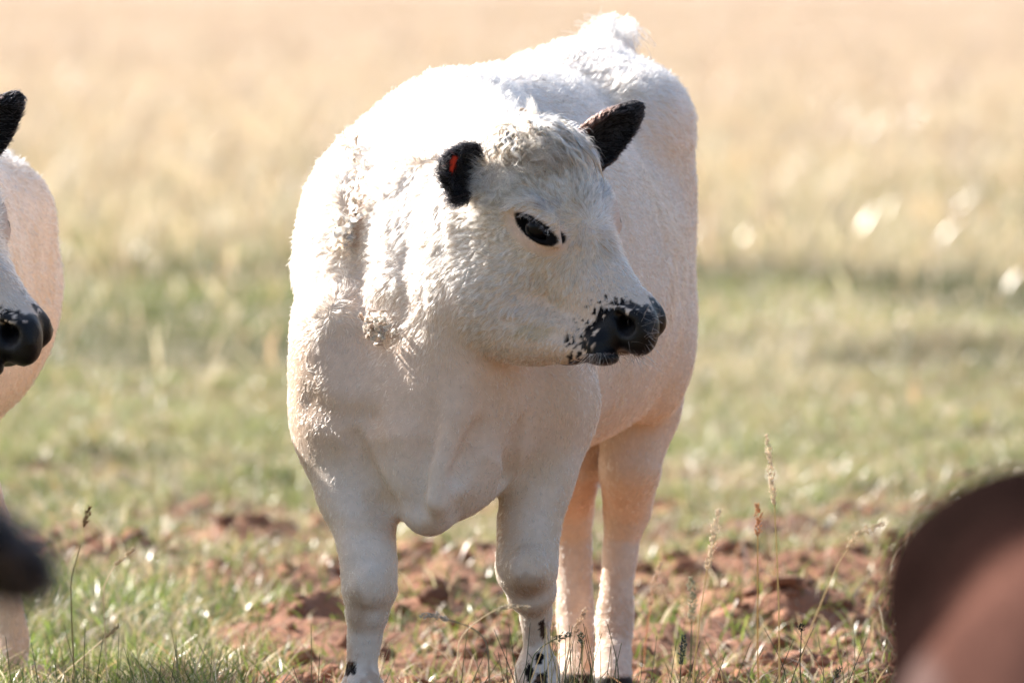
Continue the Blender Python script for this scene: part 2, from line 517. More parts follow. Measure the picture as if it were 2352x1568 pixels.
def coat_colors(P, info, pal, seed=0):
    """coat colour, wetness and fur length (metres) for points of the hide"""
    f, l, u = info['hax']
    n = len(P)
    hp = (P - info['O']) @ np.stack([f, l, u]).T / .975
    x, y, z = hp[:, 0], np.abs(hp[:, 1]), hp[:, 2]
    n1 = vnoise(P, .05, seed + 1); n2 = vnoise(P, .012, seed + 2); n3 = vnoise(P, .007, seed + 3); n4 = vnoise(P, .16, seed + 4)
    white = np.array(pal['coat'])[None] * (1 - .07 * info['headmask'](P))[:, None]; cream = np.array(pal['cream']); dark = np.array(pal['points'])
    t = sstep(.1, .9, .5 * n1 + .35 * n4 + .25 * n2 + .35)[:, None] * .8
    C = white * (1 - t) + cream * t
    warm = (sstep(.25, -.05, P[:, 1]) * sstep(.42, .52, P[:, 2]) * sstep(.86, .62, P[:, 2] + .06 * n1) + .7 * sstep(.3, .6, P[:, 1]) * sstep(.78, .55, P[:, 2]))[:, None] * .62 * pal.get('warm', 1)
    C = C * (1 - warm) + np.array([.72, .575, .46]) * warm
    L = np.full(n, .0125)
    Z = P[:, 2]
    inhead = info['headmask'](P)
    # lengths
    L = L * (1 - .40 * sstep(.74, .60, Z))
    L = np.where(Z < .25, .007, L)
    L *= 1 + .25 * n1
    neck = sstep(.45, .1, P[:, 1]) * sstep(.58, .75, Z)
    L = L + .006 * neck * sstep(.60, .86, Z) * (1 + n2) + .007 * sstep(.95, 1.05, Z)
    LH = .016 + .012 * sstep(.17, .05, x) * sstep(-.14, -.04, z) + .022 * sstep(.10, .02, x) * sstep(-.08, -.02, z)
    LH = LH * (1 - .45 * sstep(.22, .32, x))
    L = np.where(inhead > .5, LH, L * (1 - inhead) + LH * inhead)
    wet = np.zeros(n)
    def paint(m, c):
        nonlocal C
        m = m[:, None]; C = C * (1 - m) + np.array(c) * m
    # stained knees and other darker or tinted patches of the coat
    for (p, r, c, s) in info['tint_patches']:
        d = np.linalg.norm((P - p) / r, axis=1) + (.25 * n2 + .15 * n1) * info.get('ragged', 1)
        paint(sstep(1.1, info.get('soft', .5), d) * s, c)
    if pal.get('points_on', True):
        # muzzle
        b = x - (.336 + .8 * np.clip(z + .035, 0, 1) + .84 * np.clip(y - .060, 0, 1))
        edge = sstep(-.0035, .0035, b + .009 * n3 + .006 * n2)
        edge = np.maximum(edge, sstep(.34, .44, vnoise(P, .0052, seed + 14)) * sstep(-.036, -.024, b + .01 * n1))
        hole = sstep(.25, .4, vnoise(P, .0065, seed + 9)) * sstep(.030, .020, b)
        edge = edge * (1 - hole) * inhead
        top = sstep(.021, .015, np.abs(hp[:, 1] + .004 * n2 + .004)) * sstep(.384, .376, x + .003 * n3) * sstep(-.03, -.015, z)
        edge = edge * (1 - top)
        low = sstep(-.106, -.112, z) * sstep(.335, .325, x)
        edge = edge * (1 - low)
        paint(edge, dark)
        L = np.where(edge > .5, .0035, L)
        pad = sstep(.350, .372, x + .1 * (z + .05)) * inhead
        wet = np.where(pad > .3, pad, wet); L = np.where(pad > .4, 0, L)
        # eye rims
        for e, E, e_s in zip(info['eyes'], info['eye_axes'], (1.0, .74)):
            q = (P - e) @ E.T
            d = np.sqrt(((q[:, 0] - .003) / .050) ** 2 + (q[:, 1] / .0220) ** 2 + (q[:, 2] / .085) ** 2) / e_s
            m = sstep(1.06, .96, d + .03 * n3)
            g = sstep(1.0, .2, np.sqrt(((q[:, 0] + .012) / .055) ** 2 + ((q[:, 1] - .045) / .032) ** 2 + (q[:, 2] / .06) ** 2)) * sstep(-.2, .6, n2 + .3)
            paint(g * .8, (.20, .20, .24))
            pk = sstep(1.5, 1.0, np.sqrt((q[:, 0] / .048) ** 2 + ((q[:, 1] + .006) / .028) ** 2 + (q[:, 2] / .05) ** 2)) * .55
            paint(pk * (1 - m), (.74, .60, .56))
            paint(m, dark)
            L = np.where(pk > .15, .004, L); L = np.where(m > .5, 0, L); wet = np.where(m > .6, .0, wet)
    for e in info['ears']:
        q = P - e['base']; qa = q @ e['a'] / e['L']; qb = q @ e['b'] / e['half']; qo = q @ e['o'] / e['half']
        m = sstep(1.30, 1.2, np.sqrt(((qa - .53) / .55) ** 2 + qb ** 2 + (qo * .8) ** 2)) * sstep(e.get('from', .12), e.get('from', .12) + .06, qa + .05 * n2)
        paint(m, pal.get('ear', dark))
        paint(m * sstep(.55, 1.0, qb * e.get('rim', 0)), (.09, .045, .035))
        L = np.where(m > .5, e.get('len', .020) * (1 + .3 * n2), L)
        if e.get('glow_paint') is not None:
            d = np.linalg.norm((P - e['glow_paint']) / np.array([.010, .03, .020]), axis=1) + .3 * n3
            pm = sstep(1.0, .8, d) * (qo > -.2); paint(pm, (.50, .045, .02)); L = np.where(pm > .4, 0, L)  # red paint stands for sunlight shining through the thin ear
    for (p, r, h) in info['spots']:
        d = np.linalg.norm((P - p) / np.array([r, .05, h]), axis=1) + .3 * n3 + .15 * n2
        m = sstep(1.0, .85, d); paint(m, dark)
    dust = sstep(.30, .03, Z + .08 * n1 + .04 * n2) * sstep(-.5, .5, n1 + n2) * .5 * pal.get('warm', 1)
    paint(dust, (.38, .22, .14))
    hoof = sstep(info['hoof'] + .004, info['hoof'] - .004, Z)
    paint(hoof, (.03, .025, .022)); L = np.where(hoof > .3, 0, L); wet = np.maximum(wet, hoof * .3)
    C = C * (1 + .06 * n3[:, None] + .04 * n2[:, None])
    return np.clip(C, .004, .9), wet, L, inhead

def fur_dirs(P, N, info, inhead, seed=0):
    f, l, u = info['hax']
    back = info['back']
    g = np.array([0, 0, -1.0])
    low = sstep(.70, .45, P[:, 2])[:, None]
    D = back * .75 * (1 - low) + g * (.55 + .45 * low)
    D = D + .24 * vec_noise(P, .06, seed + 50) + .32 * vec_noise(P, .14, seed + 60)
    wh = info['whorl']
    R = P - wh
    rn = np.linalg.norm(R, axis=1, keepdims=True)
    RD = R / (rn + 1e-6)
    sp = np.cross(N, RD)
    H = RD + .35 * sp * np.exp(-rn / .05) + g * .35 * sstep(.05, .2, rn) - f * .35 * sstep(.12, .2, rn)
    H = H + .14 * vec_noise(P, .035, seed + 70)
    # topknot falls forward over the brow
    hp = (P - info['O']) @ np.stack([f, l, u]).T
    tk = (sstep(.085, .03, hp[:, 0]) * sstep(-.07, -.03, hp[:, 2]))[:, None]
    H = H * (1 - tk) + tk * (f * .9 + l * .35 + .7 * vec_noise(P, .022, seed + 80))
    ih = inhead[:, None]
    D = D * (1 - ih) + H * ih
    for e in info['ears']:
        q = P - e['base']; qa = q @ e['a'] / e['L']; qb = q @ e['b'] / e['half']; qo = q @ e['o'] / e['half']
        m = (sstep(1.30, 1.2, np.sqrt(((qa - .53) / .55) ** 2 + qb ** 2 + (qo * .8) ** 2)) * (qa > .1))[:, None]
        E_ = e['a'] * .8 + e['b'] * (qb[:, None] * .5) + g * .35 + .4 * vec_noise(P, .02, seed + 90)
        D = D * (1 - m) + E_ * m
    D = D - (D * N).sum(1, keepdims=True) * N
    return D / (np.linalg.norm(D, axis=1, keepdims=True) + 1e-6)

def curves_object(name, pts, rad, colr, mat, parent):
    """pts (n,k,3), rad (n,k), colr (n,3)"""
    n, k, _ = pts.shape
    hc = bpy.data.hair_curves.new(name)
    hc.add_curves([k] * n)
    hc.points.foreach_set('position', pts.astype(np.float32).ravel())
    ra = hc.attributes.get('radius') or hc.attributes.new('radius', 'FLOAT', 'POINT')
    ra.data.foreach_set('value', rad.astype(np.float32).ravel())
    ca = hc.attributes.new('tint', 'FLOAT_COLOR', 'CURVE')
    C4 = np.ones((n, 4), np.float32); C4[:, :3] = colr
    ca.data.foreach_set('color', C4.ravel())
    hc.materials.append(mat)
    ob = bpy.data.objects.new(name, hc); col.objects.link(ob)
    ob.parent = parent
    return ob

def grow_fur(name, V, F, N, info, pal, count, parent, mat, rg, seed=0, wscale=1.0, k=5):
    mat = pal.get('mat', mat)
    q = V[F]
    ar = .5 * np.linalg.norm(np.cross(q[:, 2] - q[:, 0], q[:, 3] - q[:, 1]), axis=1)
    cen = q.mean(1)
    fn = N[F].mean(1); fn /= np.linalg.norm(fn, axis=1, keepdims=True) + 1e-9
    tocam = np.array([0, -1, .02])
    w = ar * (.35 + .65 * sstep(-.35, .15, fn @ tocam))
    ih = info['headmask'](cen)
    w *= 1 + 1.8 * ih
    w *= np.where(cen[:, 2] < .25, 1.5, 1)
    pk = rg.choice(len(F), count, p=w / w.sum())
    a, b = rg.random((2, count))[..., None]
    P = (q[pk, 0] * (1 - a) + q[pk, 1] * a) * (1 - b) + (q[pk, 3] * (1 - a) + q[pk, 2] * a) * b
    nn = N[F[pk]]
    Nn = (nn[:, 0] * (1 - a) + nn[:, 1] * a) * (1 - b) + (nn[:, 3] * (1 - a) + nn[:, 2] * a) * b
    Nn /= np.linalg.norm(Nn, axis=1, keepdims=True) + 1e-9
    C, wet, L, ih = coat_colors(P, info, pal, seed)
    L = L * (.65 + .6 * rg.random(count)) * pal.get('len', 1)
    keep = L > .0015
    P, Nn, C, L, ih, wet = P[keep], Nn[keep], C[keep], L[keep], ih[keep], wet[keep]
    n = len(P)
    L = L * wscale ** .5
    D = fur_dirs(P, Nn, info, ih, seed)
    # clumps
    cs = np.where(ih > .5, .0095, .014)
    J = P @ np.array([[.80, .36, .48], [-.60, .48, .64], [0, -.80, .60]]) + 1.3 * cs[:, None] * vec_noise(P, .024, seed + 5)
    cell = np.floor(J / cs[:, None]).astype(np.int64)
    key = (cell[:, 0] * 73856093) ^ (cell[:, 1] * 19349663) ^ (cell[:, 2] * 83492791)
    uq, inv = np.unique(key, return_inverse=True)
    cn = np.bincount(inv)[:, None]
    cc = np.stack([np.bincount(inv, P[:, j]) for j in range(3)], 1) / cn
    jr = rg.normal(size=(len(uq), 3)); br = rg.normal(size=len(uq))
    D = D + (.08 + .14 * sstep(.012, .022, L))[:, None] * jr[inv] + (.10 - .04 * ih)[:, None] * rg.normal(size=(n, 3))
    D -= (D * Nn).sum(1, keepdims=True) * Nn
    D /= np.linalg.norm(D, axis=1, keepdims=True) + 1e-6
    lift = (.18 + .24 * sstep(.014, .022, L))[:, None] + .10 * rg.normal(size=(n, 1))
    lift = np.clip(lift + (.05 + .07 * sstep(.012, .02, L))[:, None] * jr[inv][:, :1], .06, 1.2)
    wild = (rg.random((n, 1)) < .03) * 0.5
    lift = lift + wild
    t = np.linspace(0, 1, k)[None, :, None]
    base = P[:, None] - Nn[:, None] * .001
    pts = base + L[:, None, None] * (D[:, None] * (t ** 1.15) * np.cos(lift)[:, None] + Nn[:, None] * np.sin(lift)[:, None] * (t - .45 * t * t) * 1.4)
    pull = (cc[inv] - P)[:, None] * ((.6 + .25 * ih)[:, None, None] * t ** 1.5)
    pull = pull * np.minimum(1, .012 / (np.linalg.norm(pull[:, -1:], axis=2, keepdims=True) + 1e-6))
    pts = pts + pull
    # curl
    curl = pal.get('curl', 1) * (.06 + .12 * sstep(.014, .03, L))[:, None, None] * L[:, None, None]
    ph = (jr[inv][:, :1] * 3)[:, None]
    side = np.cross(D, Nn)[:, None]
    pts = pts + curl * t * (np.sin(ph + t * 5) - np.sin(ph)) * side + curl * .5 * t * (np.cos(ph + t * 6) - np.cos(ph)) * Nn[:, None]
    r0 = np.where(ih > .5, .00038, .00034)[:, None] * wscale
    rad = r0 * (1 - t[:, :, 0] ** 2 * .85) * np.ones((n, 1))
    C = C * (1 + (.065 + .035 * ih)[:, None] * br[inv][:, None] + .08 * rg.normal(size=(n, 1)))
    strand = (rg.random(n) < .16 + .14 * ih) * sstep(.1, .4, C[:, 0])
    C = C * (1 - strand[:, None] * np.array([.35, .42, .50]) * pal.get('strand', 1))
    return curves_object(name, pts, rad, np.clip(C, .003, .92), mat, parent)

def locks(name, S, info, starts, parent, mat, rg, colr, length=.09, per=22, spread=.006, wave=.006, k=12, off=.006, r0=.0005):
    """wavy locks that follow the hide; starts = [(u, v, [(du, dv), ...])] seen from the front"""
    P3, C3 = [], []
    for p0, dirs, ln, cc in starts:
        p = np.array(p0, float); steps = ln / (k - 1)
        ph = rg.random() * 6.28; fr = rg.uniform(1.5, 3.0)
        guide = []
        for i in range(k):
            t = i / (k - 1)
            n = S.grad(p[None])[0]
            guide.append((p + n * off * (1 + 1.2 * math.sin(math.pi * t)), n))
            d = dirs(t); d = d - (d @ n) * n; d /= np.linalg.norm(d) + 1e-9
            p = p + d * steps
            p = p - S.grad(p[None])[0] * S.dist(p[None].astype(np.float32))[0]
        G = np.array([g for g, _ in guide]); NN = np.array([n for _, n in guide])
        T = np.gradient(G, axis=0); T /= np.linalg.norm(T, axis=1, keepdims=True) + 1e-9
        Sd = np.cross(T, NN)
        t = np.linspace(0, 1, k)
        for j in range(per):
            a, b = rg.normal(size=2) * spread
            taper = (1 - .75 * t)[:, None]
            w = wave * np.sin(ph + t * fr * 6.28 + rg.normal() * .25)[:, None] * np.clip(t * 3, 0, 1)[:, None]
            end = rg.uniform(.75, 1)
            ct = np.clip(t * end, 0, 1)
            q = G + Sd * (a * taper + w) + NN * (b * .6 * taper + .3 * w)
            q = np.stack([np.interp(ct, t, q[:, m]) for m in range(3)], 1)
            P3.append(q); C3.append(np.array(cc) * rg.uniform(.75, 1.15))
    P3 = np.array(P3); n = len(P3)
    t = np.linspace(0, 1, k)
    return curves_object(name, P3, r0 * (1 - .8 * t[None] ** 2) * np.ones((n, 1)), np.clip(np.array(C3), .01, .9), mat, parent)

def finish_calf(name, S, info, pal, step, hairs, label, seed=0, M=None, wscale=1.0, loc=None):
    bump = lambda P: (.0022 * vnoise(P, .06, seed + 31) + .0010 * vnoise(P, .022, seed + 32) * (1 - info['headmask'](P) * .6)) * (.25 + .75 * sstep(.35, .75, P[:, 2]))
    V, F = S.mesh(step, bump)
    C, wet, L, ih = coat_colors(V, info, pal, seed)
    C4 = np.concatenate([C * np.array(pal.get('skin', (.92, .84, .78))), wet[:, None]], 1)
    body = make_mesh(name, V, F, M or M_hide, colors=C4)
    N = np.zeros(len(V) * 3, np.float32); body.data.vertex_normals.foreach_get('vector', N)
    N = N.reshape(-1, 3).astype(float)
    tag(body, label, 'calf', 'calves standing in the pasture')
    for e in info['eyes']:
        th = np.linspace(0, np.pi, 25); phh = np.linspace(0, 2 * np.pi, 48, endpoint=False)
        VV = np.array([[math.sin(a) * math.cos(b), math.sin(a) * math.sin(b), math.cos(a)] for a in th for b in phh]) * info['eye_r'] + e
        FF = np.array([[i * 48 + j, (i + 1) * 48 + j, (i + 1) * 48 + (j + 1) % 48, i * 48 + (j + 1) % 48] for i in range(24) for j in range(48)])
        make_mesh('eye', VV, FF, M_eye, body)
    if hairs:
        grow_fur('coat', V, F, N, info, pal, hairs, body, M_fur, np.random.default_rng(seed + 5), seed, wscale)
    return body


def calf_pose(place, heading, sc, head_off, hpose, ear_len=.15, ear_w=.048, droop=0.0):
    """a calf in any pose: place on the ground, heading of the body (degrees from straight ahead, clockwise), head position in the body frame"""
    S = Solid()
    h = math.radians(heading)
    ax = -np.array([math.sin(h), math.cos(h), 0])        # from chest to rump is -heading
    ax = -ax * -1
    fw = -ax
    sx = np.cross(fw, [0, 0, 1.0])
    T = np.stack([sx, ax, [0, 0, 1.0]])
    P0 = np.array(place, float)
    B = lambda s, a, z: P0 + (ax * a + sx * s) * sc + np.array([0, 0, z * sc])
    e = lambda c, r, k=.06: S.ell(B(*c), np.array(r) * sc, k, T)
    e((0, .95, .92), (.19, .25, .25)); e((0, .52, .80), (.25, .50, .32), .08); e((0, .14, .76), (.225, .28, .32), .08)
    e((0, .20, 1.0), (.10, .22, .12)); e((0, .6, 1.06), (.12, .40, .085)); e((0, 1.0, 1.09), (.11, .22, .085)); e((0, -.05, .60), (.15, .14, .19))
    for s in (-1, 1):
        e((s * .11, .90, 1.03), (.09, .14, .09)); e((s * .15, .12, .75), (.09, .16, .22)); e((s * .10, 1.0, .72), (.09, .17, .23))
        ch = lambda L, k=.03: S.chain([(B(*p), r * sc) for p, r in L], k)
        ch([((s * .16, .05, .55), .085), ((s * .15, .03, .42), .066), ((s * .145, 0, .32), .052), ((s * .145, .0, .27), .05), ((s * .14, .01, .20), .031), ((s * .14, .01, .11), .030), ((s * .14, .0, .08), .037), ((s * .14, -.03, .035), .040)])
        ch([((s * .15, .95, .60), .095), ((s * .14, .93, .45), .060), ((s * .14, 1.06, .34), .048), ((s * .135, 1.06, .25), .033), ((s * .135, 1.03, .14), .031), ((s * .135, 1.02, .09), .037), ((s * .135, .98, .035), .040)])
    S.chain([(B(0, 1.15, 1.10), .045 * sc), (B(0, 1.24, 1.04), .03 * sc), (B(0, 1.27, .8), .02 * sc), (B(0, 1.27, .45), .018 * sc)], .03)
    O = B(*head_off)
    hax = head_axes(*hpose)
    f, l, u = hax
    S.cone(O + (f * .03 - u * .10) * sc, B(0, .15, .85), .095 * sc, .21 * sc, .06)
    S.cone(O + (f * .10 - u * .16) * sc, B(0, .02, .65), .08 * sc, .16 * sc, .06)
    H, A = add_head(S, O, hax, sc, 1.1)
    ears = []
    for s in (-1, 1):
        b = H(.02, s * .085, -.035); d = nrm(l * s * .95 + u * .15 - f * .15 - np.array([0, 0, droop]))
        ears.append(cup_ear(S, b, b + d * ear_len * sc, ear_w * sc, f * .8 - u * .4 + l * s * .1))
        ears[-1]['from'] = .15; ears[-1]['len'] = .02
    eyes = [H(.155, s * .083, -.045) for s in (-1, 1)]
    E = [nrm(f), nrm(u), nrm(-l)]
    info = dict(H=H, A=A, O=O, hax=hax, ears=ears, eyes=eyes, eye_axes=[np.stack(E), np.stack([f, u, l])], eye_r=.028 * sc, pe=eyes[0],
                back=ax, tint_patches=[], spots=[], hoof=.045 * sc + P0[2], whorl=H(.15, 0, .02))
    def headmask(P):
        hp = (P - O) @ A.T / sc
        return sstep(-.05, .0, hp[:, 0]) * sstep(-.26, -.2, hp[:, 2]) * sstep(.16, .12, np.abs(hp[:, 1]))
    info['headmask'] = headmask
    return S, info
WHITE = dict(coat=(.77, .745, .705), cream=(.68, .60, .49), points=(.005, .0048, .006), skin=(.95, .84, .76))

EARRIM = -1
def main_info(S, info):
    O, (f, l, u), A = info['O'], info['hax'], info['A']
    def headmask(P):
        hp = (P - O) @ A.T
        m = sstep(-.05, .0, hp[:, 0]) * sstep(-.29, -.24, hp[:, 2])
        a = W(1070, 560, 0)[0]
        edge = P[:, 0] - (W(1050, 500, -.2)[0] + .25 * (P[:, 2] - .9) * 0)
        m = m * sstep(-.02, .03, edge) * sstep(.02, -.03, P[:, 1] + .0)
        ea = info['ears'][0]
        return m
    info['headmask'] = headmask
    mir = lambda w: w - 2 * (w @ l) * l
    E = info['E']; info['eye_axes'] = [E, np.stack([mir(E[0]), mir(E[1]), mir(E[2])])]
    info['eye_r'] = .0262
    info['whorl'] = S.surf(1356, 512)[0]
    info['back'] = np.array([math.sin(math.radians(16)), math.cos(math.radians(16)), 0])
    info['hoof'] = .012
    def s(u, v):
        try: return S.surf(u, v)[0]
        except ValueError: return W(u, v, 0)
    br = (.34, .21, .10)
    info['tint_patches'] = [(s(1215, 1350), np.array([.045, .06, .030]), br, .5), (s(820, 1400), np.array([.022, .06, .050]), br, .42),
                      (s(1180, 350), np.array([.06, .06, .035]), (.36, .28, .20), .85), (s(1270, 375), np.array([.06, .05, .035]), (.34, .27, .20), .85), (s(1340, 450), np.array([.03, .05, .04]), (.42, .35, .27), .6), (s(1395, 560), np.array([.02, .05, .035]), (.45, .36, .27), .6),  # darker brown-grey patches across the brow
                      (s(820, 500), np.array([.020, .06, .09]), (.40, .27, .20), .7), (s(885, 750), np.array([.022, .05, .022]), (.32, .22, .16), .9),
                      (s(975, 370), np.array([.04, .06, .018]), (.6, .48, .33), .6), (s(1220, 762), np.array([.06, .04, .018]), (.50, .42, .27), .7),
                      (s(1330, 1150), np.array([.10, .5, .04]), (.75, .55, .40), .5)]
    info['spots'] = [(s(803, 1532), .012, .016), (s(1245, 1445), .007, .016), (s(1215, 1540), .009, .020), (s(1238, 1512), .008, .012), (s(1243, 1560), .015, .014), (s(1180, 1390), .004, .003)]
    info['ears'][0]['glow_paint'] = W(1046, 380, -.27); info['ears'][0]['glow_paint'][1] = S.surf(1046, 380)[0][1]
    info['ears'][0]['from'] = .14; info['ears'][1]['from'] = .10
    info['ears'][1]['len'] = .010; info['ears'][1]['rim'] = EARRIM
    return info

S, info = calf_main()
info = main_info(S, info)
calf = finish_calf('white_calf', S, info, WHITE, .004, 460000, 'white calf standing whole in the middle, head turned right, red glow of sunlight painted inside one black ear', 0)

rl = np.random.default_rng(21)
def seen(u, v): return S.surf(u, v)[0]
def direction(u0, v0, u1, v1): return nrm(W(u1, v1, 0) - W(u0, v0, 0))
st = []
cw, cb, cd = (.78, .73, .65), (.56, .46, .35), (.34, .26, .19)
# forelock: long wavy strands from the poll over the brow
for i in range(95):
    a = rl.random()
    u0, v0 = 1175 + 120 * a + rl.normal() * 8, 318 + rl.normal() * 13 - 25 * math.sin(a * 3.1)
    aim = (1335 + rl.normal() * 22, 440 + rl.normal() * 25) if a > .35 else (1150 + 220 * a + rl.normal() * 20, 400)
    d0 = direction(u0, v0, *aim); d1 = direction(0, 0, .35, 1)
    st.append((seen(u0, v0), (lambda t, d0=d0, d1=d1: d0 * (1 - t * .5) + d1 * t * .5), rl.uniform(.06, .125) if a > .35 else rl.uniform(.04, .07), [cw, cb, cb, cd][rl.integers(4)]))
locks('forelock', S, info, st, calf, M_fur, rl, None, per=26, spread=.0026, wave=.0055, off=.012, r0=.0006)
# matted curls in the fold before the shoulder
st = []
for i in range(60):
    a = rl.random()
    u0, v0 = 808 + 40 * math.sin(a * 4) + rl.normal() * 9, 330 + 260 * a
    d0 = nrm(np.array([rl.normal() * .8, 0, -.6 + rl.normal() * .7])); d1 = nrm(rl.normal(size=3))
    st.append((seen(u0, v0), (lambda t, d0=d0, d1=d1: d0 * (1 - t) + d1 * t), rl.uniform(.03, .05), [cb, cd, (.50, .36, .28), cw][rl.integers(4)]))
for i in range(26):
    u0, v0 = 890 + rl.normal() * 16, 745 + rl.normal() * 14
    d0 = nrm(np.array([rl.normal(), 0, -.5 + rl.normal() * .6])); d1 = nrm(rl.normal(size=3))
    st.append((seen(u0, v0), (lambda t, d0=d0, d1=d1: d0 * (1 - t) + d1 * t), rl.uniform(.018, .035), [cb, cd, (.28, .20, .15)][rl.integers(3)]))
locks('matted_wool', S, info, st, calf, M_fur, rl, None, per=16, spread=.0028, wave=.006, off=.012, r0=.0006)
# free-standing tufts: (root pixel, tip offset in metres, count, spread)
P3, C3 = [], []
def tuft(root, tip, n, spread, c, bend=.01):
    k = 8; t = np.linspace(0, 1, k)[:, None]
    for j in range(n):
        a = root + rl.normal(size=3) * spread; e = root + tip * rl.uniform(.6, 1.0) + rl.normal(size=3) * min(np.linalg.norm(tip) * .10, .004)
        m = (a + e) / 2 + rl.normal(size=3) * bend
        P3.append(a * (1 - t) ** 2 + 2 * m * t * (1 - t) + e * t * t); C3.append(np.array(c) * rl.uniform(.8, 1.1))
tuft(seen(1232, 300) + np.array([0, .02, 0]), np.array([-.012, -.005, .062]), 170, .007, cb, .004)
tuft(W(1400, 105, 1.2), np.array([.0, .0, .058]), 1100, .024, cw, .006)
tuft(W(1430, 100, 1.2), np.array([.018, .0, .045]), 300, .022, cw, .012)
tuft(W(1370, 115, 1.2), np.array([-.02, .0, .04]), 300, .025, cw, .012)
for u, v, du, dv in ((802, 302, -14, -26), (935, 245, -4, -26), (1025, 195, 14, -26), (925, 250, -12, -18), (1010, 205, -12, -14), (870, 268, -14, -16), (760, 380, -20, -8), (840, 285, -10, -14), (965, 225, -8, -16)):
    q = W(u, v + 12, 0); Y = .1
    try: q = seen(u + 14, v + 16)
    except Exception: continue
    tuft(q, np.array([du, 0, -dv]) / 1000., 30, .003, cw, .006)
la_, up_, ne_ = info['E']
for i in range(90):
    a = rl.uniform(-1, 1); r0_ = info['pe'] + la_ * (.034 * a) + up_ * (.0165 * (1 - .55 * a * a)) + ne_ * .006
    tuft(r0_, ne_ * rl.uniform(.006, .012) - up_ * rl.uniform(.002, .008) + la_ * rl.normal() * .004, 1, .0008, (.10, .09, .09) if rl.random() < .5 else cw, .001)
# hairs below the jaw, whiskers, brow and ear hairs
for i in range(110):
    u0 = rl.uniform(1345, 1480); v0 = 826 - abs(u0 - 1400) * .15 + rl.normal() * 6
    try: q = seen(u0, min(v0, 812))
    except Exception: continue
    tuft(q, np.array([rl.normal() * .02 + (u0 - 1400) / 2500., rl.normal() * .01, -rl.uniform(.015, .045)]), 1, .001, (.10, .08, .07) if rl.random() < .6 else cw, .004)
for i in range(60):
    u0 = rl.uniform(1440, 1500); v0 = rl.uniform(700, 790)
    try: q = seen(u0, v0)
    except Exception: continue
    tuft(q, np.array([rl.uniform(.01, .04), rl.normal() * .01, rl.normal() * .03]), 1, .001, (.15, .12, .10), .004)
curves = np.array(P3)
tt = np.linspace(0, 1, 8)
curves_object('loose_hair', curves, .00040 * (1 - .8 * tt[None]) * np.ones((len(curves), 1)), np.clip(np.array(C3), .01, .9), M_fur, calf)

# ------------------------------------------------------------------ the neighbours
def copy_tree(o, parent=None):
    c = o.copy(); col.objects.link(c)
    if parent: c.parent = parent
    for ch in list(o.children): copy_tree(ch, c)
    return c
S2, i2 = calf_main(.17)
i2 = main_info(S2, i2)
i2['ears'][0].pop('glow_paint'); i2['tint_patches'] = []
nb = finish_calf('white_calf', S2, i2, WHITE, .006, 130000, 'white calf half out of frame on the left, only black muzzle and pinkish flank showing', 9, wscale=1.3)
nb.scale = (1.04, 1.04, 1.04); nb.location = W(106, 782, -.35) - 1.04 * W(1520, 760, -.35)

S3, i3 = calf_pose((-.95, -9.15, -.03), 75, .86, (-.05, -.30, .92), (12, 50, -5), .22, .125, .55)
ear = max(i3['ears'], key=lambda e: (e['base'] + e['a'] * e['L'])[0]); tip = ear['base'] + ear['a'] * ear['L']
c3 = finish_calf('white_calf', S3, i3, WHITE, .009, 30000, 'blurred white calf very close at the lower left edge, black ear reaching into view', 3, wscale=2.2)
mv = W(116, 1345, tip[1]) - tip
c3.location = mv

BROWN = dict(warm=0, coat=(.014, .008, .007), cream=(.018, .009, .008), points=(.015, .010, .010), skin=(1, 1, 1), points_on=True, strand=.2, len=.45, curl=.3, mat=fibre_mat('brown_fur', .10, .0))
S4, i4 = calf_pose((.555, -9.3, -.05), 178, .745, (.1, -.38, .62), (150, 50, 0))
rump = np.array([.515, -9.5, .665])
i4['ragged'] = .15
i4["soft"] = .8
i4['tint_patches'] = [(rump, np.array([.148, .6, .165]), (.125, .062, .048), .95), (rump + np.array([-.125, 0, -.05]), np.array([.034, .5, .09]), (.16, .11, .10), .8)]
c4 = finish_calf('brown_calf', S4, i4, BROWN, .009, 30000, 'blurred dark brown calf very close at the lower right edge, reddish chest', 4, M=hide_mat('brown_hide', 1.0, spec=0), wscale=2.0)

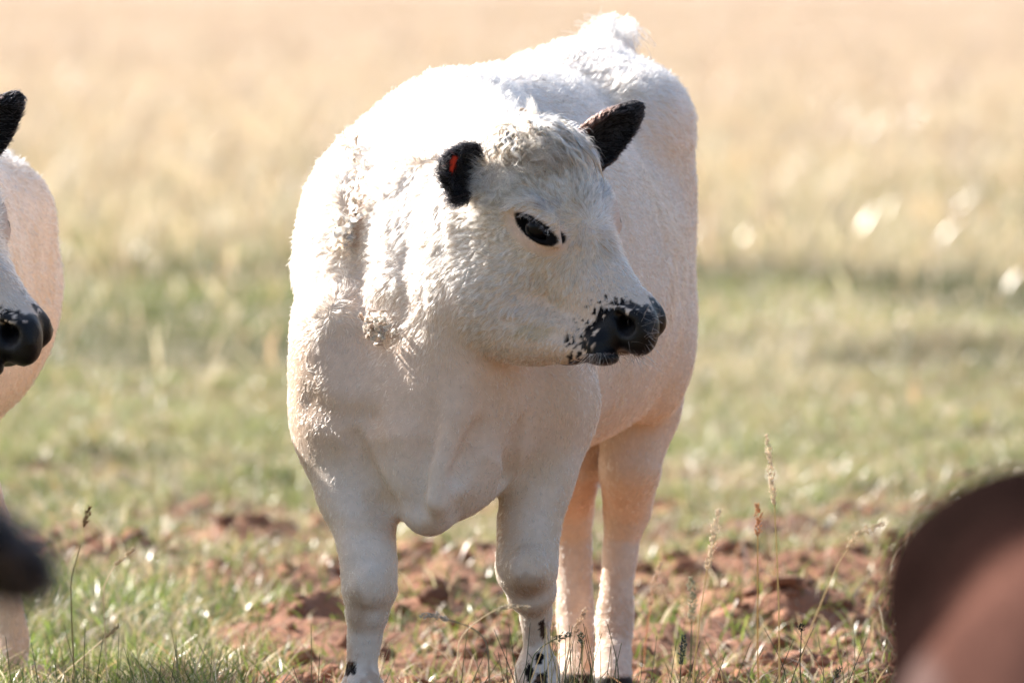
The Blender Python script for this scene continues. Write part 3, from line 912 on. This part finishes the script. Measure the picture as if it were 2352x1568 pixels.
# lashes over the half closed eye
# ------------------------------------------------------------------ the paddock floor
MOUNDS = [(230, 1045, 130, .075), (90, 1060, 90, .05), (440, 1135, 110, .08), (610, 1095, 80, .06), (560, 1190, 90, .05), (1530, 1125, 70, .06), (1760, 1205, 130, .085), (1980, 1120, 120, .05),
          (1640, 1275, 120, .04), (1880, 1300, 200, .06), (1640, 1400, 120, .06), (1900, 1415, 220, .10), (1560, 1460, 130, .06), (650, 1330, 150, .05), (730, 1405, 120, .09), (960, 1400, 130, .06), (1060, 1330, 90, .05),
          (1100, 1460, 120, .05), (240, 1290, 150, .05), (380, 1330, 160, .045), (2250, 980, 80, .06), (2130, 1050, 110, .04), (960, 1250, 70, .06), (1450, 1210, 60, .04), (1320, 1240, 60, .05), (200, 1180, 120, .05)]
def ground_z(x, y):
    p = np.stack([x, y, np.zeros_like(x)], 1)
    near = sstep(17, 12, y) * sstep(-16, -8, y + 0 * x)
    z = .05 * vnoise(p, 2.7, 3) * (.3 + .7 * sstep(20, 12, y)) + .022 * vnoise(p, .8, 4) + .03 * vnoise(p, 9, 8) * sstep(14, 30, y)
    d = np.maximum(np.hypot(x * .9, y - .4) - .5, 0)
    calm = sstep(0, 1.2, d)
    z = z * calm
    p2 = p * np.array([.7, 1, 1])
    bare = soil_amount(x, y)
    rough = .026 * vnoise(p2, .34, 5) + .016 * np.abs(vnoise(p2, .15, 6)) + .012 * vnoise(p, .075, 7) + .006 * vnoise(p, .04, 9)
    z = z + near * rough * (.35 + .65 * calm) * (.45 + .8 * bare)
    for u, v, w, h in MOUNDS:
        c = W(u, v, 0); D = FPX * CAM_H / (v - VH); Y = D - CAM_D; X = (u - 1176) * D / FPX; wx = w * D / FPX
        m = (np.abs(x - X) < wx * 2.5) & (np.abs(y - Y) < 1.6)
        if m.any():
            dx = (x[m] - X) / wx + .55 * vnoise(p[m], .22, 12)
            dy = y[m] - Y + .16 * vnoise(p[m], .25, 13)
            z[m] += h * .85 * np.exp(-dx ** 2) * sstep(-.06, .05, dy) * sstep(.9, .1, dy)
    return z - .03

def soil_amount(x, y):
    p = np.stack([x, y, np.zeros_like(x)], 1)
    u = 1176 + FPX * x / (y + CAM_D)
    n = .55 * vnoise(p * np.array([.45, 1, 1]), .50, 21) + .55 * vnoise(p * np.array([.7, 1, 1]), .17, 22) + .35 * vnoise(p * np.array([.4, 1, 1]), 1.7, 23)
    base = sstep(12.5, 5.0, y) * .95 - .36
    base = base - 1.1 * sstep(620, 380, u) * sstep(5.3, 3.6, y) 
    base = base - .15 * sstep(1950, 2300, u) * sstep(5, 3, y)
    for uu, v, w, h in MOUNDS:
        D = FPX * CAM_H / (v - VH); wx = w * D / FPX
        dx = (x - (uu - 1176) * D / FPX) / wx; dy = y - (D - CAM_D)
        base = base + 12 * h * np.exp(-dx ** 2) * sstep(-.45, -.15, dy) * sstep(.12, -.02, dy)
    base = np.where(y < -1.2, -.1, base) - 1.5 * sstep(13, 15, y)
    return sstep(-.10, .30, base + .85 * n)

def graded(lo, fine_lo, fine_hi, hi, step, grow):
    a = list(np.arange(fine_lo, fine_hi, step))
    s = step; v = a[-1]
    while v < hi: s *= grow; v += s; a.append(v)
    s = step; v = fine_lo; b = []
    while v > lo: s *= grow; v -= s; b.append(v)
    return np.array(b[::-1] + a)

gx = graded(-1500, -2.6, 2.6, 1500, .025, 1.10)
gy = graded(-60, -1.5, 15, 3500, .022, 1.03)
X, Yg = np.meshgrid(gx, gy, indexing='ij')
zz = ground_z(X.ravel(), Yg.ravel())
GV = np.stack([X.ravel(), Yg.ravel(), zz], 1)
ii = np.arange(len(gx) * len(gy)).reshape(len(gx), len(gy))
GF = np.stack([ii[:-1, :-1], ii[1:, :-1], ii[1:, 1:], ii[:-1, 1:]], -1).reshape(-1, 4)
sa = soil_amount(GV[:, 0], GV[:, 1])[:, None]
n1 = vnoise(GV, .15, 31)[:, None]; n2 = vnoise(GV, .7, 32)[:, None]; n3 = vnoise(GV, 6, 33)[:, None]
soil = np.array([.285, .128, .068]) * (1 + .25 * n1 + .15 * n2)
turf = np.array([.13, .12, .045]) * (1 + .3 * n1 + .2 * n2)
dry = np.array([.42, .32, .24]) * (1 + .1 * n2 + .08 * n3)
fy = sstep(10, 80, GV[:, 1] + 14 * n3[:, 0])[:, None]
GC = (turf * (1 - fy) + dry * fy) * (1 - sa) + soil * sa
m, nt, p, out = new_mat('paddock_soil')
a = attr(nt); nt.links.new(a.outputs['Color'], p.inputs['Base Color'])
p.inputs['Roughness'].default_value = .9
tc = nt.nodes.new('ShaderNodeTexCoord')
no = nt.nodes.new('ShaderNodeTexNoise'); no.inputs['Scale'].default_value = 55; no.inputs['Detail'].default_value = 8
nt.links.new(tc.outputs['Object'], no.inputs['Vector'])
bp = nt.nodes.new('ShaderNodeBump'); bp.inputs['Strength'].default_value = .8; bp.inputs['Distance'].default_value = .02
nt.links.new(no.outputs[0], bp.inputs['Height']); nt.links.new(bp.outputs[0], p.inputs['Normal'])
g = make_mesh('ground', GV, GF, m, colors=np.clip(GC, .01, .9))
tag(g, kind='structure')

# crumbs and clods of earth lying on the soil
def clods(n, y0, y1, s0, s1, name, label):
    ty = rng.uniform(y0, y1, n * 3); half = 1176 * (ty + CAM_D) / FPX + 1.3
    tx = (rng.random(n * 3) * 2 - 1) * half
    k = rng.random(n * 3) < soil_amount(tx, ty) * (.25 + .75 * (vnoise(np.stack([tx, ty, 0 * tx], 1), .35, 61) > .0))
    tx, ty = tx[k][:n], ty[k][:n]; n = len(tx)
    ph = (1 + 5 ** .5) / 2
    iv = np.array([(-1, ph, 0), (1, ph, 0), (-1, -ph, 0), (1, -ph, 0), (0, -1, ph), (0, 1, ph), (0, -1, -ph), (0, 1, -ph), (ph, 0, -1), (ph, 0, 1), (-ph, 0, -1), (-ph, 0, 1)]) / 1.9
    fi = np.array([(0, 11, 5), (0, 5, 1), (0, 1, 7), (0, 7, 10), (0, 10, 11), (1, 5, 9), (5, 11, 4), (11, 10, 2), (10, 7, 6), (7, 1, 8), (3, 9, 4), (3, 4, 2), (3, 2, 6), (3, 6, 8), (3, 8, 9), (4, 9, 5), (2, 4, 11), (6, 2, 10), (8, 6, 7), (9, 8, 1)])
    e = {}; vv = list(iv); f2 = []
    def mid(a, b):
        q = (min(a, b), max(a, b))
        if q not in e: e[q] = len(vv); m_ = (vv[a] + vv[b]) / 2; vv.append(m_ / np.linalg.norm(m_))
        return e[q]
    for a, b, c in fi:
        x_, y_, z_ = mid(a, b), mid(b, c), mid(c, a); f2 += [(a, x_, z_), (b, y_, x_), (c, z_, y_), (x_, y_, z_)]
    iv = np.array(vv); fi = np.array(f2)
    s = s0 + (s1 - s0) * rng.random(n) ** 3
    sc = s[:, None, None] * rng.uniform(.6, 1.2, (n, 1, 3)) * np.array([1.15, 1, .75])
    V = iv[None] * sc * (1 + .30 * rng.normal(size=(n, len(iv), 1)).clip(-1.3, 1.3))
    V = V + np.stack([tx, ty, ground_z(tx, ty) + s * .25], 1)[:, None]
    F = fi[None] + (np.arange(n) * len(iv))[:, None, None]
    c = np.array([.26, .118, .064]) * rng.uniform(.6, 1.25, (n, 1))
    C = np.repeat(c, len(iv), 0)
    tag(make_mesh(name, V.reshape(-1, 3), F.reshape(-1, 3), bpy.data.materials['paddock_soil'], colors=C), label, 'soil clods', kind='stuff')
clods(int(14000), -.5, 12, .004, .026, 'soil_clods', 'crumbled clods of red earth on the bare patches round the calf')

# ------------------------------------------------------------------ grass: many thin blades in one sheet per kind
M_grass = fibre_mat('grass_blade', .50, .07, (1.0, 1.0, .8))
def blades(name, x, y, h, w, colr, lean, label, seg=3, curl=.5, rg=rng, mat=None, head=None):
    n = len(x)
    z = ground_z(x, y) - .004
    root = np.stack([x, y, z], 1)
    az = rg.random(n) * 6.2832
    d = np.stack([np.cos(az), np.sin(az), np.zeros(n)], 1)
    fa = rg.random(n) * 6.2832
    sd = np.stack([np.cos(fa), np.sin(fa), np.zeros(n)], 1)
    t = np.linspace(0, 1, seg + 1)
    V = np.zeros((n, seg + 1, 2, 3)); C = np.zeros((n, seg + 1, 2, 3))
    for i, tt in enumerate(t):
        off = d * (lean * h * (tt ** 1.6) )[:, None]
        up = h * (tt - .35 * lean * tt * tt)
        c = root + off + np.stack([0 * up, 0 * up, up], 1)
        ww = w * ((1 - tt) ** .6 * .9 + .1)
        if head is not None:
            ww = w * (.35 if tt < .62 else (1.9 if tt < .95 else .3))
        V[:, i, 0] = c - sd * ww[:, None] * .5; V[:, i, 1] = c + sd * ww[:, None] * .5
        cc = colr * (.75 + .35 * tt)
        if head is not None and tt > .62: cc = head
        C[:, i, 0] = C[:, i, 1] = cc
    idx = np.arange(n * (seg + 1) * 2).reshape(n, seg + 1, 2)
    F = np.stack([idx[:, :-1, 0], idx[:, :-1, 1], idx[:, 1:, 1], idx[:, 1:, 0]], -1).reshape(-1, 4)
    ob = make_mesh(name, V.reshape(-1, 3), F, mat or M_grass, smooth=True, colors=np.clip(C.reshape(-1, 3), .005, .95))
    tag(ob, label, 'grass', kind='stuff')
    return ob

def scatter(n, y0, y1, margin, power=1.0, tuft=.06, per=14, rg=rng):
    """tuft-clustered points in the strip of paddock the lens looks over"""
    k = n // per + 1
    ty = y0 + (y1 - y0) * rg.random(k * 3) ** power
    half = 1176 * (ty + CAM_D) / FPX + margin
    keep = rg.random(len(ty)) < half / half.max()
    ty, half = ty[keep][:k], half[keep][:k]
    tx = (rg.random(len(ty)) * 2 - 1) * half
    x = np.repeat(tx, per) + rg.normal(size=len(tx) * per) * tuft
    y = np.repeat(ty, per) + rg.normal(size=len(ty) * per) * tuft
    return x, y, np.repeat(np.arange(len(tx)), per)

def mixcol(n, pal, wts, rg=rng, var=.22):
    pal = np.array(pal); k = rg.choice(len(pal), n, p=np.array(wts) / np.sum(wts))
    return pal[k] * (1 + var * rg.normal(size=(n, 1)))
GREEN, LIME, OLIVE, STRAW, PALE, RUST = (.10, .165, .038), (.22, .30, .07), (.21, .21, .09), (.54, .43, .29), (.64, .57, .49), (.46, .27, .17)
Q = 1.0
# short green grass over the rough ground, thin where the soil is bare
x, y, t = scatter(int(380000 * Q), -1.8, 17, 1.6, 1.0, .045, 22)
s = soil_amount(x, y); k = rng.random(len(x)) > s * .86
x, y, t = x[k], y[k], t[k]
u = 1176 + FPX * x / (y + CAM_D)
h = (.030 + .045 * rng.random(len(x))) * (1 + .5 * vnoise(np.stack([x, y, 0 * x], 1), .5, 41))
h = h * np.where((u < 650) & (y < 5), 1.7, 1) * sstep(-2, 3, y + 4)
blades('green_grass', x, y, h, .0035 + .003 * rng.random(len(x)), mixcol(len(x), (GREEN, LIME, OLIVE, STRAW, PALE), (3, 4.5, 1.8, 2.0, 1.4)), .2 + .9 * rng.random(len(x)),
       'short green grass growing between the patches of bare red soil')
# dry blades lying and standing among it
x, y, t = scatter(int(100000 * Q), -1.8, 17, 1.6, 1.0, .10, 8)
s = soil_amount(x, y); k = rng.random(len(x)) > s * .85
x, y = x[k], y[k]
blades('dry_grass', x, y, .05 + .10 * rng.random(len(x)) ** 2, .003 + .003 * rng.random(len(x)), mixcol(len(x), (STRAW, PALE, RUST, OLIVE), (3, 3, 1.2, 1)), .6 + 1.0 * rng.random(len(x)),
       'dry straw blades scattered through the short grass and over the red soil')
# the taller pasture behind, green at its foot and seeding
x, y, t = scatter(int(560000 * Q), 9, 130, 4.0, 1.35, .16, 26)
k = rng.random(len(x)) < sstep(130, 55, y); x, y = x[k], y[k]
nz = .95 * vnoise(np.stack([x * 1.3, y * .30, 0 * x], 1), 1.4, 44) + .6 * vnoise(np.stack([x, y * .4, 0 * x], 1), 3.5, 45); u = 1176 + FPX * x / (y + CAM_D)
grn = sstep(.7, -.7, nz * 1.1 + (y - 27) / 30 + .35 * sstep(900, 2300, u) - .6 * sstep(1000, 200, u) * sstep(46, 16, y))
hh = (.07 + .10 * rng.random(len(x))) * (.35 + .85 * sstep(9, 60, y)) * (1 + .55 * nz)
cg = mixcol(len(x), (GREEN, LIME, OLIVE, STRAW), (3.5, 5, 1.2, .6)); cdry = mixcol(len(x), (STRAW, PALE, OLIVE, LIME), (3, 2.5, 1, .8))
pick = (rng.random(len(x)) < grn)[:, None]
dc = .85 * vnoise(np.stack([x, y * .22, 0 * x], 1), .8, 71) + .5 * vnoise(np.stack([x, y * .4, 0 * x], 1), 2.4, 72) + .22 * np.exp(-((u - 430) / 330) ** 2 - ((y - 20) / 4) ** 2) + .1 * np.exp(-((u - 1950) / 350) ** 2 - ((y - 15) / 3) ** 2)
clump_tone = 1 - .55 * sstep(.05, .55, dc) * sstep(70, 25, y)  # darker clumps among the pasture grass
blades('pasture_grass', x, y, hh, (.005 + .005 * rng.random(len(x))) * (1 + sstep(30, 70, y)), np.where(pick, cg * (1 + .5 * np.clip(nz, -.7, .7))[:, None], cdry) * clump_tone[:, None], .2 + .7 * rng.random(len(x)), 'tall green and straw coloured pasture grass behind the calves')
# seed heads
x, y, t = scatter(int(130000 * Q), 12, 170, 4.0, 1.3, .22, 14)
k = rng.random(len(x)) < (.08 + .92 * sstep(12, 60, y)) * (1 - .97 * sstep(60, 165, y)) * sstep(-.5, .4, vnoise(np.stack([x * 1.2, y * .35, 0 * x], 1), 1.3, 75) + .3 * sstep(14, 50, y)); x, y = x[k], y[k]
n = len(x)
blades('seeding_grass', x, y, .16 + .24 * rng.random(n), .004 + .005 * rng.random(n), mixcol(n, (STRAW, OLIVE), (2, 1)), .15 + .45 * rng.random(n), 'pale seeding stalks rising above the pasture grass', seg=4,
       head=mixcol(n, (PALE, (.74, .60, .46), (.62, .42, .28), STRAW), (3, 3, 1.4, 1)))
# far dry meadow
x, y, t = scatter(int(420000 * Q), 28, 420, 11.0, 1.6, .35, 16)
k = rng.random(len(x)) < .03 + .97 * sstep(28, 110, y + 12 * vnoise(np.stack([x, y * .4, 0 * x], 1), 5, 48)); x, y = x[k], y[k]
n = len(x); fz = vnoise(np.stack([x * .3, y * .5, 0 * x], 1), 7, 47)[:, None]
cc = mixcol(n, ((.45, .345, .28), (.58, .51, .46), (.56, .41, .35), OLIVE), (3, 3, 3, .5)) * (1 + .15 * fz)
blades('meadow_grass', x, y, .22 + .25 * rng.random(n), .012 + .014 * rng.random(n), cc, .2 + .6 * rng.random(n), 'dry golden meadow grass fading into blur in the distance')

# ------------------------------------------------------------------ single grass stalks that stand out
M_stem = fibre_mat('stalk', .58, .04)
def tube(P, R, sides=6):
    P = np.array(P, float); k = len(P); R = np.broadcast_to(R, k)
    T = np.gradient(P, axis=0); T /= np.linalg.norm(T, axis=1, keepdims=True) + 1e-9
    a = np.cross(T, [0, 1, .1]); a /= np.linalg.norm(a, axis=1, keepdims=True) + 1e-9
    b = np.cross(T, a)
    th = np.arange(sides) * 2 * np.pi / sides
    V = P[:, None] + R[:, None, None] * (np.cos(th)[None, :, None] * a[:, None] + np.sin(th)[None, :, None] * b[:, None])
    i = np.arange(k * sides).reshape(k, sides); j = np.roll(i, -1, 1)
    F = np.stack([i[:-1], j[:-1], j[1:], i[1:]], -1).reshape(-1, 4)
    return V.reshape(-1, 3), F

def spline(pts, n):
    pts = np.array(pts, float); k = len(pts)
    s = np.r_[0, np.cumsum(np.linalg.norm(np.diff(pts, axis=0), axis=1))]; t = np.linspace(0, s[-1], n)
    q = np.stack([np.interp(t, s, pts[:, j]) for j in range(3)], 1)
    for _ in range(max(2, n // 8)):
        q[1:-1] = .5 * q[1:-1] + .25 * (q[:-2] + q[2:])
    return q

def stalk(stem, head, Y, cs, ch, fat, label, group, rg, leafy=0):
    """stem and head are traced lines (root first), each standing at depth Y"""
    base = W(*stem[0], Y); gz = float(ground_z(np.array([base[0]]), np.array([Y]))[0])
    pts = [np.array([base[0] + .01, Y, gz - .01])] + [W(u, v, Y) for u, v in stem]
    root = bpy.data.objects.new('grass_stalk', None); col.objects.link(root)
    org = pts[0]; root.location = org
    tag(root, label, 'grass stalk', group)
    V, F = tube(spline(pts, 28) - org, np.linspace(.0016, .0009, 28))
    make_mesh('stem', V, F, M_stem, root, colors=np.tile(np.array(cs), (len(V), 1)))
    hp = spline([W(u, v, Y) for u, v in head], 40) - org
    n = 40; t = np.linspace(0, 1, n)
    L = np.linalg.norm(hp[-1] - hp[0])
    VV, FF, CC = [], [], []; nv = 0
    lump = .65 + .35 * np.sin(t * rg.uniform(14, 22) + rg.random() * 6)
    cnt = int(260 * L / .1)
    for i in range(cnt):
        a = rg.random(); j = min(int(a * (n - 1)), n - 2); c = hp[j]; T = nrm(hp[j + 1] - hp[j])
        o = rg.normal(size=3); o -= (o @ T) * T; o = nrm(o)
        env = fat * fatk * (math.sin(math.pi * min(1, a * .92 + .06)) ** .6) * lump[j]
        d = nrm(T * .85 + o * .55); ln = rg.uniform(.0045, .0075); wd = .0011
        p0 = c + o * env * rg.random() ** .5 * .8
        s1 = nrm(np.cross(d, o)) * wd; s2 = o * wd
        q = np.array([p0, p0 + d * ln * .4 + s1, p0 + d * ln * .4 + s2, p0 + d * ln * .4 - s1, p0 + d * ln * .4 - s2, p0 + d * ln])
        VV.append(q); k = nv
        FF += [(k, k + 1, k + 2, k + 2), (k, k + 2, k + 3, k + 3), (k, k + 3, k + 4, k + 4), (k, k + 4, k + 1, k + 1), (k + 5, k + 2, k + 1, k + 1), (k + 5, k + 3, k + 2, k + 2), (k + 5, k + 4, k + 3, k + 3), (k + 5, k + 1, k + 4, k + 4)]
        CC += [np.array(ch) * rg.uniform(.7, 1.15)] * 6; nv += 6
    FF = [f[:3] for f in FF]
    make_mesh('seed_head', np.concatenate(VV), np.array(FF), M_stem, root, smooth=False, colors=np.clip(np.array(CC), .01, .95))

rs = np.random.default_rng(5)
straw, pale, rust, gr = (.55, .45, .24), (.88, .76, .60), (.70, .38, .18), (.14, .17, .08)
fatk = 1.6
stalk([(1791, 1568), (1790, 1400), (1784, 1250), (1779, 1157)], [(1779, 1160), (1772, 1100), (1769, 1060), (1761, 999)], -1.1, straw, pale, .0055, 'tallest pale seeding grass stalk standing on the right of the calf', 'seeding grass stalks', rs)
stalk([(1741, 1520), (1741, 1400), (1741, 1229)], [(1741, 1232), (1744, 1190), (1739, 1159)], -1.15, (.5, .35, .15), rust, .0060, 'rust brown seed head on a straight stem beside the tallest stalk', 'seeding grass stalks', rs)
stalk([(1592, 1568), (1603, 1461), (1615, 1370), (1625, 1305)], [(1625, 1308), (1638, 1240), (1651, 1171)], -1.2, straw, pale, .0062, 'pale seed head leaning right on a long curved stem right of the hind legs', 'seeding grass stalks', rs)
stalk([(1478, 1540), (1483, 1473), (1495, 1385)], [(1494, 1390), (1503, 1335), (1519, 1293)], 1.5, (.6, .35, .22), (.78, .64, .50), .0055, 'short knotted pale stalk with a reddish stem just right of the hind leg', 'seeding grass stalks', rs)
stalk([(1585, 1566), (1588, 1500), (1589, 1425)], [(1589, 1430), (1591, 1380), (1587, 1327)], -1.3, gr, (.52, .50, .36), .0070, 'plump grey green seed head on a dark stem', 'seeding grass stalks', rs)
stalk([(1835, 1533), (1860, 1450), (1895, 1365), (1925, 1295), (1947, 1261)], [(1947, 1261), (1965, 1230), (1985, 1218), (2031, 1203)], 1.2, (.62, .52, .34), (.82, .72, .56), .0075, 'long pale stalk bent over to the right with a nodding seed head', 'seeding grass stalks', rs)
stalk([(1562, 1568), (1565, 1528)], [(1565, 1528), (1571, 1461)], -.4, gr, (.16, .20, .17), .005, 'small dark green seed head low beside the grey green one', 'seeding grass stalks', rs)
stalk([(1838, 1530), (1842, 1450)], [(1841, 1452), (1843, 1436)], .1, gr, (.03, .03, .03), .006, 'thin stem ending in a small black bud', 'seeding grass stalks', rs)
stalk([(1910, 1568), (1920, 1556)], [(1920, 1556), (1930, 1536)], -.2, gr, (.25, .25, .15), .006, 'short stem with a round olive bud at the bottom edge', 'seeding grass stalks', rs)
stalk([(1050, 1466), (1085, 1435), (1110, 1415), (1140, 1400)], [(1140, 1400), (1170, 1392), (1215, 1396)], -1.2, (.70, .60, .44), (.75, .66, .52), .0032, 'fallen pale stalk reaching across the right foreleg below its knee', 'seeding grass stalks', rs)
stalk([(1120, 1470), (1085, 1440), (1030, 1424)], [(1032, 1425), (995, 1412), (965, 1416)], -1.0, (.30, .28, .2), (.60, .58, .54), .0045, 'drooping greyish seed head between the forelegs', 'seeding grass stalks', rs)
stalk([(1215, 1568), (1225, 1500), (1255, 1478), (1280, 1466)], [(1272, 1468), (1310, 1458)], -.5, gr, (.10, .12, .08), .0055, 'dark nodding bud in front of the right forefoot', 'seeding grass stalks', rs)
stalk([(1337, 1568), (1337, 1480)], [(1337, 1490), (1334, 1455)], -.5, gr, (.16, .18, .10), .005, 'dark upright bud in front of the hind feet', 'seeding grass stalks', rs)
stalk([(1290, 1568), (1305, 1500), (1325, 1440)], [(1318, 1455), (1345, 1400)], .3, (.6, .5, .38), (.80, .66, .52), .005, 'pale pinkish seed head leaning over the hind feet', 'seeding grass stalks', rs)
stalk([(185, 1250), (160, 1330)][::-1], [(190, 1212), (205, 1165)], .5, (.3, .25, .12), (.35, .17, .07), .0035, 'slim rust coloured stalk at the left above the blurred black ear', 'seeding grass stalks', rs)
stalk([(120, 1568), (200, 1500), (268, 1440)], [(240, 1465), (272, 1436)], .6, (.7, .6, .45), (.78, .68, .5), .003, 'pale straw leaning right in the grass at the lower left', 'seeding grass stalks', rs)
stalk([(235, 1345), (260, 1300), (300, 1268)], [(262, 1298), (305, 1262)], 1.0, (.7, .62, .48), (.75, .66, .5), .003, 'pale straw leaning right, above the lower one at the left', 'seeding grass stalks', rs)
# thin wiry stems round the forefeet and along the bottom edge: loose ground cover
N = int(2600)
u0 = np.concatenate([rs.normal(1310, 65, 75), rs.uniform(1450, 2000, 45), rs.uniform(650, 1150, 22), rs.uniform(0, 500, 30)])
Ys = rs.uniform(-.9, .2, len(u0)); VV, FF, CC = [], [], []; nv = 0
for uu, Y in zip(u0, Ys):
    b = W(uu, 1600, Y); b[2] = ground_z(np.array([b[0]]), np.array([Y]))[0]
    top = 1.35 - (rs.uniform(1430, 1590) - VH) * (Y + CAM_D) / FPX
    e = np.array([b[0] + rs.normal() * .03, Y + rs.normal() * .02, max(top, .05)])
    e[0] += rs.normal() * .02; mm = (b + e) / 2 + np.array([rs.normal() * .014, 0, rs.uniform(0, .02)])
    V, F = tube(spline([b, mm, e], 10), np.linspace(.0011, .0005, 10), 4)
    VV.append(V); FF.append(F + nv); nv += len(V)
    c = [(.10, .12, .06), (.30, .28, .14), (.6, .5, .3)][rs.choice(3, p=[.45, .3, .25])]
    CC.append(np.tile(c, (len(V), 1)))
tag(make_mesh('wiry_grass', np.concatenate(VV), np.concatenate(FF), M_stem, colors=np.concatenate(CC)), 'thin wiry stems at the bottom of the picture round the feet of the calves', 'grass', kind='stuff')
